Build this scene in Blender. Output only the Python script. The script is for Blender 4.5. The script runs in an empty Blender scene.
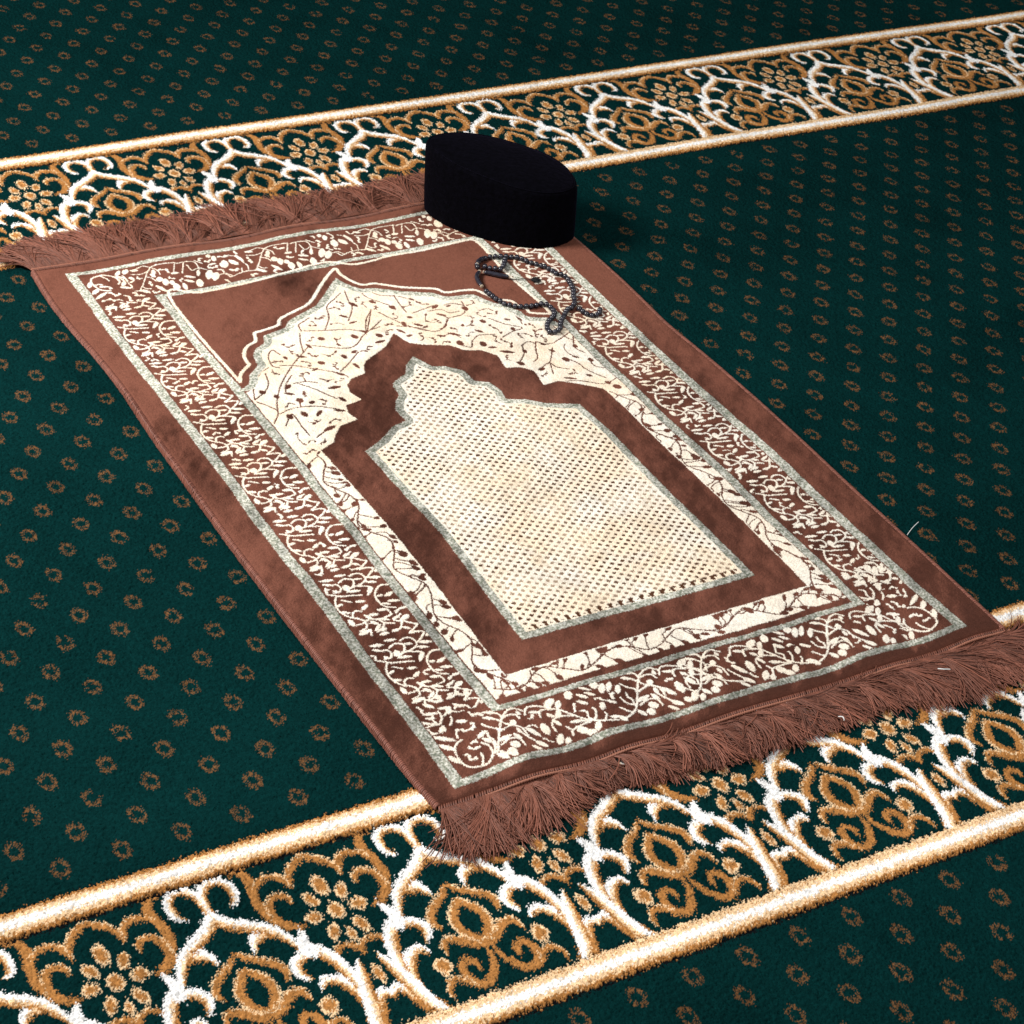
import bpy, math, random
import numpy as np
rng = np.random.default_rng(7)
random.seed(7)
S = 0.21                      # one repeat of the carpet border, metres
SIDE_S=[[(1.746,2.674),(1.707,2.685),(1.675,2.676),(1.645,2.645),(1.628,2.608),(1.625,2.557),(1.642,2.516),(1.681,2.495)],[(1.666,2.454),(1.702,2.482),(1.729,2.48)],[(1.681,2.933),(1.708,2.909),(1.723,2.898),(1.689,2.871),(1.656,2.849),(1.694,2.847),(1.725,2.83),(1.69,2.794),(1.656,2.772)],[(1.581,2.812),(1.609,2.823),(1.639,2.815),(1.65,2.793),(1.65,2.766),(1.63,2.743),(1.594,2.727),(1.553,2.722),(1.517,2.705)],[(1.572,2.727),(1.604,2.714),(1.64,2.695),(1.64,2.673),(1.599,2.637)],[(1.505,2.781),(1.542,2.801),(1.579,2.786),(1.58,2.759),(1.561,2.732),(1.534,2.716)],[(1.424,2.796),(1.454,2.779),(1.488,2.77),(1.496,2.74),(1.477,2.713),(1.444,2.713)],[(1.407,2.716),(1.44,2.693),(1.459,2.677),(1.508,2.665),(1.571,2.648)],[(1.443,2.683),(1.421,2.649),(1.406,2.603),(1.408,2.551),(1.43,2.508),(1.454,2.49)],[(1.454,2.644),(1.475,2.631),(1.494,2.615)],[(1.445,2.494),(1.46,2.53),(1.489,2.539),(1.506,2.528)],[(1.637,3.06),(1.637,3.015),(1.593,3.005),(1.557,3.001),(1.517,3.022)],[(1.557,3.001),(1.574,2.967),(1.619,2.944)],[(1.574,2.967),(1.547,2.933),(1.509,2.913)],[(1.634,2.975),(1.68,2.998)],[(1.629,2.963),(1.662,2.95),(1.686,2.931)],[(1.665,2.958),(1.646,2.92),(1.622,2.894),(1.582,2.892)],[(1.665,3.026),(1.694,3.038),(1.721,3.036)],[(1.463,2.486),(1.485,2.456),(1.484,2.423),(1.468,2.4),(1.43,2.39)],[(1.485,2.38),(1.47,2.34)],[(1.501,2.988),(1.532,2.984)],[(1.433,2.997),(1.473,2.999),(1.517,3.022)]]
SIDE_L=[(1.418,2.366,1.485,2.38,1.6),(1.509,2.493,1.53,2.459,1.2),(1.515,2.439,1.541,2.404,1.2),(1.506,2.367,1.55,2.4,1.1),(1.524,2.36,1.562,2.361,1.3),(1.721,2.8,1.759,2.82,1.2),(1.641,2.611,1.669,2.61,1),(1.677,2.597,1.727,2.613,1.3),(1.673,2.555,1.728,2.539,1.2),(1.637,2.548,1.672,2.529,0.9),(1.669,2.767,1.725,2.75,1.3),(1.64,2.739,1.691,2.719,1.1),(1.588,2.781,1.631,2.772,0.9),(1.638,2.691,1.599,2.635,1.1),(1.511,2.838,1.568,2.83,1.1),(1.423,2.827,1.489,2.814,1.2),(1.528,2.745,1.513,2.714,2),(1.513,2.697,1.58,2.685,1.1),(1.414,2.609,1.446,2.615,1),(1.411,2.557,1.446,2.538,1.1),(1.519,2.609,1.558,2.598,1.1),(1.517,2.539,1.557,2.564,1.2),(1.59,3.068,1.637,3.057,1.2),(1.529,3.047,1.578,3.04,1.1),(1.565,3.005,1.609,2.979,1.1),(1.514,2.89,1.559,2.889,1.2),(1.629,2.975,1.673,2.993,1.1),(1.671,2.958,1.713,2.977,1.6),(1.622,2.894,1.58,2.891,1.1),(1.644,2.903,1.673,2.882,1),(1.418,2.484,1.42,2.44,1.6),(1.453,2.732,1.469,2.708,1),(1.453,2.776,1.426,2.8,1)]
NODE_S=[[(1.873,1.52),(1.897,1.556),(1.932,1.565),(1.981,1.544),(2.017,1.513),(2.049,1.492),(2.077,1.449),(2.106,1.405),(2.13,1.372),(2.158,1.345),(2.2,1.323),(2.267,1.298)],[(1.943,1.498),(1.953,1.517),(1.978,1.522),(2.018,1.505)],[(1.944,1.509),(1.938,1.477)],[(2.04,1.488),(2.024,1.456),(1.985,1.441),(1.963,1.412),(1.958,1.368)],[(2.001,1.45),(2.038,1.446),(2.09,1.424)],[(2.133,1.495),(2.108,1.444)],[(1.788,1.418),(1.804,1.373),(1.83,1.324)]]
NODE_L=[(1.904,1.53,1.947,1.515,1.1),(2.0,1.536,2.055,1.568,2.2),(2.046,1.501,2.076,1.547,1.6),(2.043,1.487,2.014,1.444,1.6),(1.985,1.441,2.003,1.394,1.2),(1.979,1.486,1.999,1.459,1.3),(1.92,1.432,1.91,1.36,2.3),(1.828,1.433,1.868,1.36,1.7),(1.825,1.326,1.86,1.283,1.7),(1.791,1.304,1.823,1.258,1.2),(1.968,1.335,1.926,1.283,2),(1.99,1.303,1.962,1.266,1.6)]
CLUS_S=[[(2.149,1.349),(2.106,1.351),(2.06,1.348),(2.036,1.343),(2.021,1.372)],[(2.036,1.343),(2.018,1.309)],[(2.136,1.436),(2.158,1.418),(2.146,1.381),(2.153,1.355)],[(2.158,1.345),(2.185,1.372),(2.2,1.405),(2.198,1.429)],[(2.206,1.324),(2.231,1.352),(2.236,1.374)],[(2.055,1.392),(2.091,1.379),(2.15,1.351)]]
CLUS_L=[(2.055,1.392,2.11,1.375,1.3),(2.066,1.33,2.088,1.307,2.5),(2.094,1.295,2.116,1.272,2.4),(2.17,1.326,2.138,1.282,1.8),(2.244,1.333,2.29,1.317,1.4),(2.262,1.441,2.237,1.397,1.6),(2.291,1.452,2.328,1.417,1.2),(2.157,1.503,2.193,1.464,1.3),(2.181,1.546,2.216,1.504,1.3),(2.224,1.544,2.261,1.509,1.1),(2.217,1.587,2.26,1.551,1),(2.151,1.579,2.128,1.541,2.3),(2.303,1.595,2.288,1.557,2.3),(2.338,1.568,2.302,1.511,1.9),(2.381,1.566,2.337,1.508,1.5),(2.408,1.531,2.376,1.48,1.6)]
TREE_S=[[(2.309,1.3),(2.364,1.323),(2.409,1.359),(2.447,1.414),(2.497,1.489),(2.535,1.538),(2.581,1.575),(2.621,1.583),(2.64,1.567),(2.654,1.553)],[(2.535,1.538),(2.574,1.546),(2.608,1.536),(2.616,1.504)],[(2.471,1.609),(2.509,1.598),(2.535,1.566),(2.535,1.538)],[(2.453,1.572),(2.485,1.559),(2.508,1.533),(2.516,1.513)],[(2.424,1.536),(2.444,1.503),(2.472,1.476),(2.469,1.453)],[(2.415,1.467),(2.408,1.438),(2.419,1.41),(2.408,1.375)],[(2.369,1.447),(2.376,1.405),(2.403,1.377)],[(2.326,1.379),(2.344,1.355),(2.363,1.331)],[(2.518,1.521),(2.533,1.49),(2.556,1.473),(2.588,1.443),(2.59,1.402),(2.587,1.379)],[(2.482,1.455),(2.525,1.469),(2.551,1.474)],[(2.435,1.364),(2.481,1.384),(2.521,1.383),(2.54,1.359),(2.537,1.321)]]
TREE_L=[(2.442,1.393,2.511,1.411,1.5),(2.576,1.5,2.562,1.478,1.8),(2.566,1.444,2.566,1.408,1.2),(2.528,1.412,2.548,1.37,1.2),(2.49,1.353,2.503,1.329,2.5),(2.466,1.315,2.453,1.295,2.4),(2.402,1.331,2.422,1.289,1.5),(2.627,1.556,2.628,1.53,1.1),(2.481,1.608,2.518,1.584,1.2),(2.458,1.572,2.495,1.548,1.2),(2.291,1.315,2.302,1.287,1.8)]
RING_S=[[(1.508,1.479),(1.477,1.47),(1.45,1.444),(1.436,1.405),(1.433,1.352),(1.447,1.312),(1.482,1.29),(1.525,1.283),(1.561,1.3),(1.593,1.338),(1.599,1.388),(1.58,1.418)],[(1.514,1.291),(1.537,1.333),(1.542,1.36)],[(1.583,1.462),(1.609,1.481),(1.642,1.482)],[(1.597,1.441),(1.624,1.422),(1.625,1.377),(1.603,1.334)],[(1.586,1.327),(1.617,1.335),(1.64,1.363)]]
RING_L=[(1.393,1.487,1.442,1.439,1.7),(1.397,1.404,1.43,1.346,1.6),(1.389,1.549,1.478,1.49,1.4),(1.607,1.317,1.643,1.271,1.6),(1.66,1.309,1.688,1.275,2),(1.599,1.444,1.626,1.398,1.4),(1.583,1.458,1.633,1.486,1.4)]
ARCH_S=[[(1.884,4.316),(1.939,4.446),(2.044,4.606),(2.198,4.775),(2.308,4.873),(2.374,4.931)],[(2.308,4.873),(2.34,4.979),(2.382,5.083)],[(1.894,4.312),(1.992,4.339),(2.125,4.311),(2.253,4.219)],[(2.02,4.504),(2.056,4.579),(2.133,4.663)],[(2.114,4.783),(2.189,4.756),(2.299,4.669),(2.408,4.583),(2.432,4.529)],[(2.417,4.602),(2.499,4.664),(2.612,4.762)],[(2.385,4.927),(2.512,4.845),(2.62,4.829),(2.757,4.946),(2.866,4.979)],[(2.414,5.095),(2.535,5.051),(2.673,5.013),(2.757,4.946)],[(2.535,5.051),(2.628,5.187),(2.678,5.317),(2.765,5.386),(2.831,5.439)],[(2.719,5.106),(2.814,5.244),(2.834,5.337),(2.865,5.452)],[(2.747,4.926),(2.819,5.069),(2.895,5.165)],[(1.82,4.491),(1.875,4.625),(1.973,4.745),(2.042,4.787)],[(1.82,4.491),(1.906,4.547),(1.962,4.614),(1.999,4.735)],[(1.822,4.469),(1.866,4.408),(1.892,4.334),(1.821,4.233)],[(2.1,4.766),(2.072,4.799),(2.096,4.905),(2.15,4.967),(2.17,4.901)],[(2.403,5.099),(2.416,5.167),(2.463,5.198),(2.516,5.227)],[(2.124,4.565),(2.185,4.486),(2.231,4.402),(2.265,4.345)],[(1.874,4.191),(1.956,4.288),(1.955,4.16),(1.953,4.056)],[(2.121,4.076),(2.052,4.06),(1.985,4.022)],[(2.058,4.401),(2.037,4.344)],[(2.102,4.573),(2.175,4.568),(2.234,4.535)]]
ARCH_L=[(2.463,4.982,2.482,4.963,2.6),(2.664,4.944,2.676,4.909,2.6),(2.827,5.309,2.851,5.25,2.2),(2.702,5.19,2.735,5.144,1.5),(2.712,5.079,2.764,5.084,1.4),(2.508,4.765,2.513,4.723,2.2),(2.572,4.765,2.611,4.781,1.6),(2.528,4.658,2.537,4.599,1.7),(2.347,4.738,2.361,4.715,2.6),(2.268,4.663,2.306,4.68,1.4),(2.255,4.847,2.3,4.816,1.4),(2.273,4.458,2.342,4.454,2),(2.286,4.349,2.302,4.299,2),(2.054,4.412,2.063,4.386,2.8),(2.102,4.352,2.129,4.364,2),(2.036,4.537,2.077,4.567,2),(2.006,4.498,2.055,4.468,1.5),(1.891,4.563,1.899,4.536,2.4),(2.021,4.285,2.022,4.237,2.4),(1.933,4.286,1.935,4.249,2.4),(2.082,4.223,2.13,4.265,1.7),(2.056,4.069,2.131,4.093,2.2),(2.808,4.904,2.827,4.873,2.5),(2.759,4.821,2.821,4.827,1.8),(1.95,4.497,1.953,4.463,2),(2.363,4.947,2.373,4.897,1.5),(2.383,4.597,2.418,4.557,1.4),(3.044,5.174,3.053,5.133,2),(2.957,5.288,2.97,5.248,2),(2.182,4.873,2.184,4.838,1.6),(2.201,4.239,2.253,4.208,1.3),(2.734,4.979,2.763,4.944,1.6)]
ARCHR_S=[[(3.201,4.831),(3.251,4.849),(3.307,4.927),(3.41,4.94),(3.467,4.994),(3.491,5.087)],[(3.157,4.75),(3.241,4.756),(3.269,4.697)],[(3.231,4.615),(3.276,4.575),(3.315,4.632),(3.387,4.678),(3.484,4.655)],[(3.547,4.841),(3.604,4.746),(3.684,4.668),(3.603,4.648),(3.512,4.609)],[(3.579,4.488),(3.545,4.405),(3.477,4.335)],[(3.579,4.488),(3.636,4.515),(3.67,4.478)],[(3.681,4.498),(3.635,4.419),(3.6,4.337),(3.555,4.306)],[(3.681,4.498),(3.749,4.449),(3.853,4.484),(3.935,4.527)],[(3.543,4.217),(3.605,4.253),(3.656,4.281),(3.743,4.404)],[(3.644,4.261),(3.599,4.15)],[(3.644,4.261),(3.661,4.209),(3.716,4.165)],[(3.758,4.279),(3.802,4.215),(3.822,4.113),(3.876,4.0)],[(3.97,4.539),(3.885,4.375),(3.906,4.296)],[(3.88,4.671),(3.888,4.496),(3.921,4.435)],[(3.598,4.058),(3.714,4.026),(3.83,3.948),(3.966,3.99)],[(3.699,4.936),(3.732,4.824),(3.707,4.709)],[(3.536,4.944),(3.594,4.949),(3.617,4.915)],[(3.364,5.082),(3.421,5.086),(3.479,5.04)],[(3.893,4.229),(3.891,4.135),(3.969,4.083)]]
ARCHR_L=[(3.49,4.837,3.497,4.805,2.2),(3.467,5.019,3.472,4.983,2.4),(3.633,4.797,3.662,4.774,1.4),(3.396,4.743,3.43,4.701,1.5),(3.421,4.474,3.493,4.433,1.8),(3.626,4.689,3.619,4.657,1.8),(3.233,4.662,3.235,4.618,2.6),(3.365,4.602,3.357,4.557,2.6),(3.374,4.534,3.421,4.521,1.4),(3.243,4.76,3.28,4.717,1.4),(3.46,4.33,3.482,4.298,2.4),(3.563,4.441,3.56,4.408,1.8),(3.541,4.213,3.579,4.227,2),(3.752,4.281,3.761,4.249,2.6),(3.817,4.285,3.844,4.257,1.4),(3.899,4.227,3.901,4.197,2.2),(3.897,4.395,3.884,4.364,2),(3.716,4.394,3.739,4.362,1.4),(3.642,4.087,3.703,4.053,1.4),(3.786,4.076,3.808,4.049,1.6),(3.88,3.907,3.896,3.878,3),(3.853,3.963,3.866,3.939,2),(3.704,4.466,3.721,4.448,1.6),(3.72,4.803,3.725,4.739,1.3)]
ARCHM_S=[[(2.957,5.454),(2.96,5.331),(3.035,5.203),(3.045,5.16)],[(3.124,5.293),(3.108,5.177),(3.1,5.08)],[(2.937,5.139),(2.985,5.023),(3.04,4.925),(3.122,4.837),(3.198,4.819),(3.283,4.895),(3.31,4.945),(3.274,4.998)],[(2.968,4.951),(3.077,4.892),(3.131,4.833)],[(3.132,5.059),(3.282,5.095),(3.319,5.102)],[(3.004,5.397),(3.051,5.319),(3.138,5.277),(3.208,5.202)],[(2.765,4.947),(2.854,5.09),(2.914,5.187)],[(2.765,4.947),(2.843,4.996),(2.913,5.049)],[(3.237,5.051),(3.319,5.042),(3.356,4.988),(3.42,4.985)]]
ARCHM_L=[(3.04,5.172,3.057,5.163,2.4),(2.961,5.28,2.973,5.246,1.8),(3.082,5.024,3.102,5.01,1.8),(3.026,4.979,3.015,4.934,2),(3.08,4.94,3.119,4.9,1.6),(3.271,5.003,3.317,4.967,1.5),(3.28,5.071,3.328,5.099,1.8),(2.95,4.915,2.979,4.86,1.4),(2.967,4.826,3.007,4.825,1.5),(3.152,4.772,3.189,4.741,1.3),(3.226,4.77,3.268,4.729,1.5),(3.199,5.226,3.215,5.195,1.2),(3.374,5.062,3.402,5.072,1.3),(3.113,4.879,3.144,4.887,1.4)]
WHITE_ARCH=[(1.823,4.699),(1.867,4.784),(1.952,4.86),(1.953,4.878),(1.972,4.974),(2.029,5.058),(2.104,5.101),(2.136,5.184),(2.192,5.195),(2.304,5.219),(2.345,5.278),(2.446,5.326),(2.598,5.396),(2.786,5.595),(2.924,5.714),(2.93,5.64),(2.96,5.547),(3.004,5.482),(3.074,5.47),(3.146,5.418),(3.216,5.364),(3.331,5.31),(3.411,5.272),(3.447,5.216),(3.543,5.202),(3.624,5.182),(3.657,5.141),(3.686,5.072),(3.715,5.022),(3.756,4.997),(3.786,4.971),(3.797,4.902),(3.826,4.856),(3.827,4.81),(3.925,4.765),(3.946,4.773)]
WHITE_TOP=[(1.823,4.699),(1.831,5.757),(2.025,5.737),(2.354,5.748),(2.634,5.781),(2.904,5.807),(3.062,5.725),(3.213,5.728),(3.323,5.745),(3.537,5.737),(3.769,5.746),(3.884,5.753),(3.922,5.749),(3.943,5.727),(3.95,5.664),(3.946,5.545),(3.933,5.379),(3.93,5.182),(3.946,4.924),(3.946,4.773)]
MIHRAB=[(1.935,1.815),(1.965,2.595),(1.966,3.302),(1.947,3.894),(2.048,3.942),(2.086,4.005),(2.16,4.082),(2.279,4.111),(2.261,4.187),(2.286,4.261),(2.397,4.286),(2.366,4.377),(2.386,4.45),(2.433,4.506),(2.541,4.533),(2.572,4.613),(2.611,4.658),(2.796,4.765),(2.91,4.881),(2.948,4.751),(3.049,4.691),(3.16,4.65),(3.214,4.566),(3.317,4.521),(3.379,4.44),(3.36,4.3),(3.449,4.281),(3.506,4.216),(3.481,4.064),(3.594,4.068),(3.686,3.999),(3.799,3.898),(3.81,3.602),(3.808,2.728),(3.788,1.841)]
NICHE=[(2.148,2.021),(2.194,2.967),(2.169,3.797),(2.298,3.866),(2.423,3.967),(2.529,4.002),(2.525,4.115),(2.574,4.208),(2.626,4.26),(2.629,4.347),(2.657,4.395),(2.762,4.446),(2.811,4.532),(2.897,4.605),(2.955,4.467),(3.032,4.438),(3.106,4.356),(3.106,4.239),(3.188,4.197),(3.21,4.098),(3.19,4.004),(3.293,3.965),(3.391,3.884),(3.571,3.804),(3.606,3.492),(3.581,2.817),(3.575,2.022)]
BEAD_LOOP=[(3.772,5.384),(3.79,5.431),(3.824,5.462),(3.875,5.482),(3.921,5.482),(3.965,5.467),(4.003,5.453),(4.042,5.44),(4.073,5.413),(4.096,5.383),(4.112,5.35),(4.136,5.321),(4.161,5.285),(4.177,5.253),(4.187,5.257),(4.204,5.198),(4.214,5.146),(4.247,5.124),(4.25,5.07),(4.233,5.003),(4.208,4.929),(4.172,4.869),(4.149,4.816),(4.106,4.77),(4.056,4.748),(3.995,4.689),(3.93,4.621),(3.899,4.573),(3.856,4.539),(3.824,4.541),(3.808,4.567),(3.83,4.618),(3.878,4.67),(3.925,4.702),(3.96,4.75),(3.968,4.813),(3.95,4.849),(3.922,4.859),(3.859,4.857),(3.796,4.874),(3.754,4.899),(3.717,4.933),(3.702,4.974),(3.688,5.009),(3.684,5.051),(3.68,5.094),(3.681,5.15)]
BEAD_TAIL=[(4.147,4.786),(4.136,4.729),(4.142,4.692),(4.157,4.651),(4.194,4.638),(4.24,4.661),(4.274,4.725)]
BEAD_SHORT=[(3.774,5.368),(3.809,5.384),(3.828,5.362),(3.848,5.342),(3.876,5.321),(3.907,5.316),(3.941,5.352),(3.975,5.398),(3.999,5.431)]
BEAD_BARS=[[(3.755,5.338),(3.716,5.299),(3.691,5.24),(3.681,5.176)],[(3.781,5.323),(3.818,5.289),(3.858,5.249),(3.902,5.215)],[(3.875,5.482),(3.834,5.469),(3.792,5.43)]]
BEAD_CORD=[(3.902,5.215),(3.914,5.187),(3.959,5.176),(4.007,5.159),(4.037,5.133)]
LINT=[[(4.618,2.03),(4.681,2.066),(4.759,2.106)]]
TOP_S=[[(3.219,5.871),(3.275,5.949),(3.325,6.03),(3.383,6.11)],[(3.383,6.11),(3.433,6.126),(3.499,6.121),(3.547,6.113)],[(3.383,6.11),(3.412,6.067),(3.412,6.017)],[(3.383,6.11),(3.346,6.139),(3.274,6.114)],[(3.354,6.07),(3.296,6.057),(3.246,6.074)],[(3.318,6.016),(3.347,5.99),(3.358,5.945)],[(3.254,5.924),(3.269,5.886),(3.297,5.876)],[(2.979,5.89),(3.028,5.889),(3.043,5.851),(3.113,5.875),(3.166,5.881),(3.219,5.871),(3.265,5.847)],[(3.183,5.899),(3.197,5.943)],[(3.547,6.113),(3.502,6.019)],[(3.598,6.095),(3.546,5.988)],[(3.609,6.066),(3.615,5.997),(3.667,6.013),(3.718,5.962)],[(3.667,6.013),(3.624,5.928)],[(3.718,5.945),(3.746,5.902),(3.798,5.901),(3.829,5.857)],[(3.672,6.104),(3.708,6.058)],[(3.558,6.101),(3.627,6.102),(3.668,6.08),(3.667,6.013)],[(3.147,5.928),(3.134,5.884)],[(3.138,6.111),(3.174,6.082),(3.189,5.995),(3.197,5.943)]]
TOP_L=[(3.082,6.048,3.055,5.973,2.4),(3.121,6.043,3.143,5.983,2.2),(3.181,6.096,3.195,6.006,1.3),(3.26,6.119,3.299,6.105,1.3),(3.361,6.035,3.367,5.996,1.3),(3.391,5.978,3.381,5.942,2.2),(3.417,5.949,3.397,5.887,2),(3.446,5.918,3.44,5.881,1.8),(3.34,5.894,3.369,5.816,1.4),(3.459,5.877,3.439,5.807,2.2),(3.505,5.869,3.494,5.796,1.5),(3.481,6.002,3.52,5.996,1.3),(3.546,5.946,3.599,5.916,1.2),(3.531,5.902,3.573,5.868,1.2),(3.612,5.877,3.588,5.805,2.2),(3.652,5.985,3.626,5.927,1.2),(3.719,5.962,3.671,5.875,2.2),(3.748,5.922,3.7,5.848,2.3),(3.811,6.12,3.793,6.068,1.7),(3.828,6.025,3.821,5.974,2.2),(3.785,6.145,3.776,6.118,1.5),(3.233,5.882,3.271,5.833,1.5),(3.39,6.074,3.372,6.023,1.4)]

# ------------------------------------------------------------------ helpers
scene = bpy.context.scene
COL = scene.collection

def tag(o, label=None, cat=None, group=None, kind=None):
    if label: o['label'] = label
    if cat: o['category'] = cat
    if group: o['group'] = group
    if kind: o['kind'] = kind
    return o

def empty(name, loc):
    o = bpy.data.objects.new(name, None)
    o.empty_display_size = 0.05
    o.location = loc
    COL.objects.link(o)
    return o

def mesh_np(name, V, F, col=None, mat=None, parent=None, smooth=True, world=True):
    """V (n,3) array, F list of (m,k) index arrays of quads/tris; col (n,3) linear colours"""
    me = bpy.data.meshes.new(name)
    V = np.asarray(V, np.float32)
    if parent is not None and world:
        V = V - np.array(parent.location, np.float32)
    if isinstance(F, np.ndarray): F = [F]
    tot = sum(len(f) for f in F)
    loops = np.concatenate([f.reshape(-1) for f in F]).astype(np.int32)
    lens = np.concatenate([np.full(len(f), f.shape[1], np.int32) for f in F])
    starts = np.concatenate([[0], np.cumsum(lens)[:-1]]).astype(np.int32)
    me.vertices.add(len(V)); me.vertices.foreach_set('co', V.reshape(-1))
    me.loops.add(len(loops)); me.loops.foreach_set('vertex_index', loops)
    me.polygons.add(tot); me.polygons.foreach_set('loop_start', starts)
    try: me.polygons.foreach_set('loop_total', lens)
    except Exception: pass
    me.polygons.foreach_set('use_smooth', np.full(tot, smooth, bool))
    if col is not None:
        a = me.attributes.new('Yarn', 'FLOAT_COLOR', 'POINT')
        c4 = np.ones((len(V), 4), np.float32); c4[:, :3] = col
        a.data.foreach_set('color', c4.reshape(-1))
    me.update(calc_edges=True)
    if mat: me.materials.append(mat)
    o = bpy.data.objects.new(name, me)
    COL.objects.link(o)
    if parent is not None: o.parent = parent
    return o

def vnoise(x, y, cell, seed=0):
    """smooth value noise in [0,1]"""
    x = np.asarray(x) / cell; y = np.asarray(y) / cell
    xi = np.floor(x).astype(np.int64); yi = np.floor(y).astype(np.int64)
    fx = x - xi; fy = y - yi
    fx = fx * fx * (3 - 2 * fx); fy = fy * fy * (3 - 2 * fy)
    def h(i, j):
        n = (i * 374761393 + j * 668265263 + seed * 974634541) & 0xFFFFFFFF
        n = ((n ^ (n >> 13)) * 1274126177) & 0xFFFFFFFF
        return ((n ^ (n >> 16)) & 0xFFFF) / 65535.0
    return (h(xi, yi) * (1 - fx) + h(xi + 1, yi) * fx) * (1 - fy) + (h(xi, yi + 1) * (1 - fx) + h(xi + 1, yi + 1) * fx) * fy

def smooth_path(pts, n=6):
    P = np.asarray(pts, float)
    if len(P) < 3: return P
    Q = np.vstack([2 * P[0] - P[1], P, 2 * P[-1] - P[-2]])
    out = []
    for i in range(1, len(Q) - 2):
        t = np.linspace(0, 1, n, endpoint=False)[:, None]
        a, b, c, d = Q[i - 1], Q[i], Q[i + 1], Q[i + 2]
        out.append(.5 * (2 * b + (c - a) * t + (2 * a - 5 * b + 4 * c - d) * t ** 2 + (3 * b - a - 3 * c + d) * t ** 3))
    out.append(P[-1:])
    return np.vstack(out)

class Raster:
    def __init__(s, x0, y0, x1, y1, res):
        s.x0, s.y0, s.res = x0, y0, res
        s.w = int(math.ceil((x1 - x0) / res)); s.h = int(math.ceil((y1 - y0) / res))
        s.id = np.zeros((s.h, s.w), np.int8)
        s.X = (x0 + (np.arange(s.w) + .5) * res).astype(np.float32)
        s.Y = (y0 + (np.arange(s.h) + .5) * res).astype(np.float32)
    def win(s, xa, ya, xb, yb):
        i0 = max(0, int((xa - s.x0) / s.res)); i1 = min(s.w, int((xb - s.x0) / s.res) + 2)
        j0 = max(0, int((ya - s.y0) / s.res)); j1 = min(s.h, int((yb - s.y0) / s.res) + 2)
        return i0, i1, j0, j1
    def stroke(s, pts, hw, clip=None, n=6):
        """pts polyline, hw half widths per point; returns window, inside mask, signed side -1..1"""
        P = smooth_path(np.column_stack([np.asarray(pts, float), np.broadcast_to(np.asarray(hw, float), (len(pts),))]), n)
        m = P[:, 2].max() * 1.1 + s.res
        w = s.win(P[:, 0].min() - m, P[:, 1].min() - m, P[:, 0].max() + m, P[:, 1].max() + m)
        i0, i1, j0, j1 = w
        if i1 <= i0 or j1 <= j0: return None
        X, Y = np.meshgrid(s.X[i0:i1], s.Y[j0:j1])
        best = np.full(X.shape, 1e9, np.float32); side = np.zeros(X.shape, np.float32)
        for a, b in zip(P[:-1], P[1:]):
            dx, dy = b[0] - a[0], b[1] - a[1]
            L2 = dx * dx + dy * dy + 1e-12
            t = np.clip(((X - a[0]) * dx + (Y - a[1]) * dy) / L2, 0, 1)
            ex = X - (a[0] + dx * t); ey = Y - (a[1] + dy * t)
            h = np.maximum(a[2] + (b[2] - a[2]) * t, 1e-4)
            d = np.sqrt(ex * ex + ey * ey) / h
            q = d < best
            best[q] = d[q]
            sg = (-dy * ex + dx * ey) / math.sqrt(L2) / h
            side[q] = sg[q]
        return w, best <= 1.0, np.clip(side, -1, 1)
    def fill(s, pts, hw, v, clip=None, only=None):
        r = s.stroke(pts, hw)
        if r is None: return
        (i0, i1, j0, j1), m, _ = r
        if clip is not None: m = m & clip[j0:j1, i0:i1]
        s.id[j0:j1, i0:i1][m] = v
    def leaf(s, x0, y0, x1, y1, hw, v, clip=None):
        t = np.linspace(0, 1, 6)
        pts = np.column_stack([x0 + (x1 - x0) * t, y0 + (y1 - y0) * t])
        s.fill(pts, hw * (.25 + .75 * np.sin(np.pi * np.clip(t * .92 + .06, 0, 1)) ** .8), v, clip)
    def sdf(s, poly):
        """distance to polygon, negative inside (straight sides)"""
        P = np.asarray(poly, np.float32)
        X, Y = np.meshgrid(s.X, s.Y)
        D = np.full(X.shape, 1e9, np.float32); ins = np.zeros(X.shape, bool)
        Q = np.roll(P, -1, 0)
        for a, b in zip(P, Q):
            dx, dy = b - a
            L2 = dx * dx + dy * dy + 1e-12
            t = np.clip(((X - a[0]) * dx + (Y - a[1]) * dy) / L2, 0, 1)
            D = np.minimum(D, (X - a[0] - dx * t) ** 2 + (Y - a[1] - dy * t) ** 2)
            if dy != 0:
                c = ((a[1] <= Y) != (b[1] <= Y)) & (X < a[0] + (Y - a[1]) / dy * dx)
                ins ^= c
        D = np.sqrt(D)
        return np.where(ins, -D, D)

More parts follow.
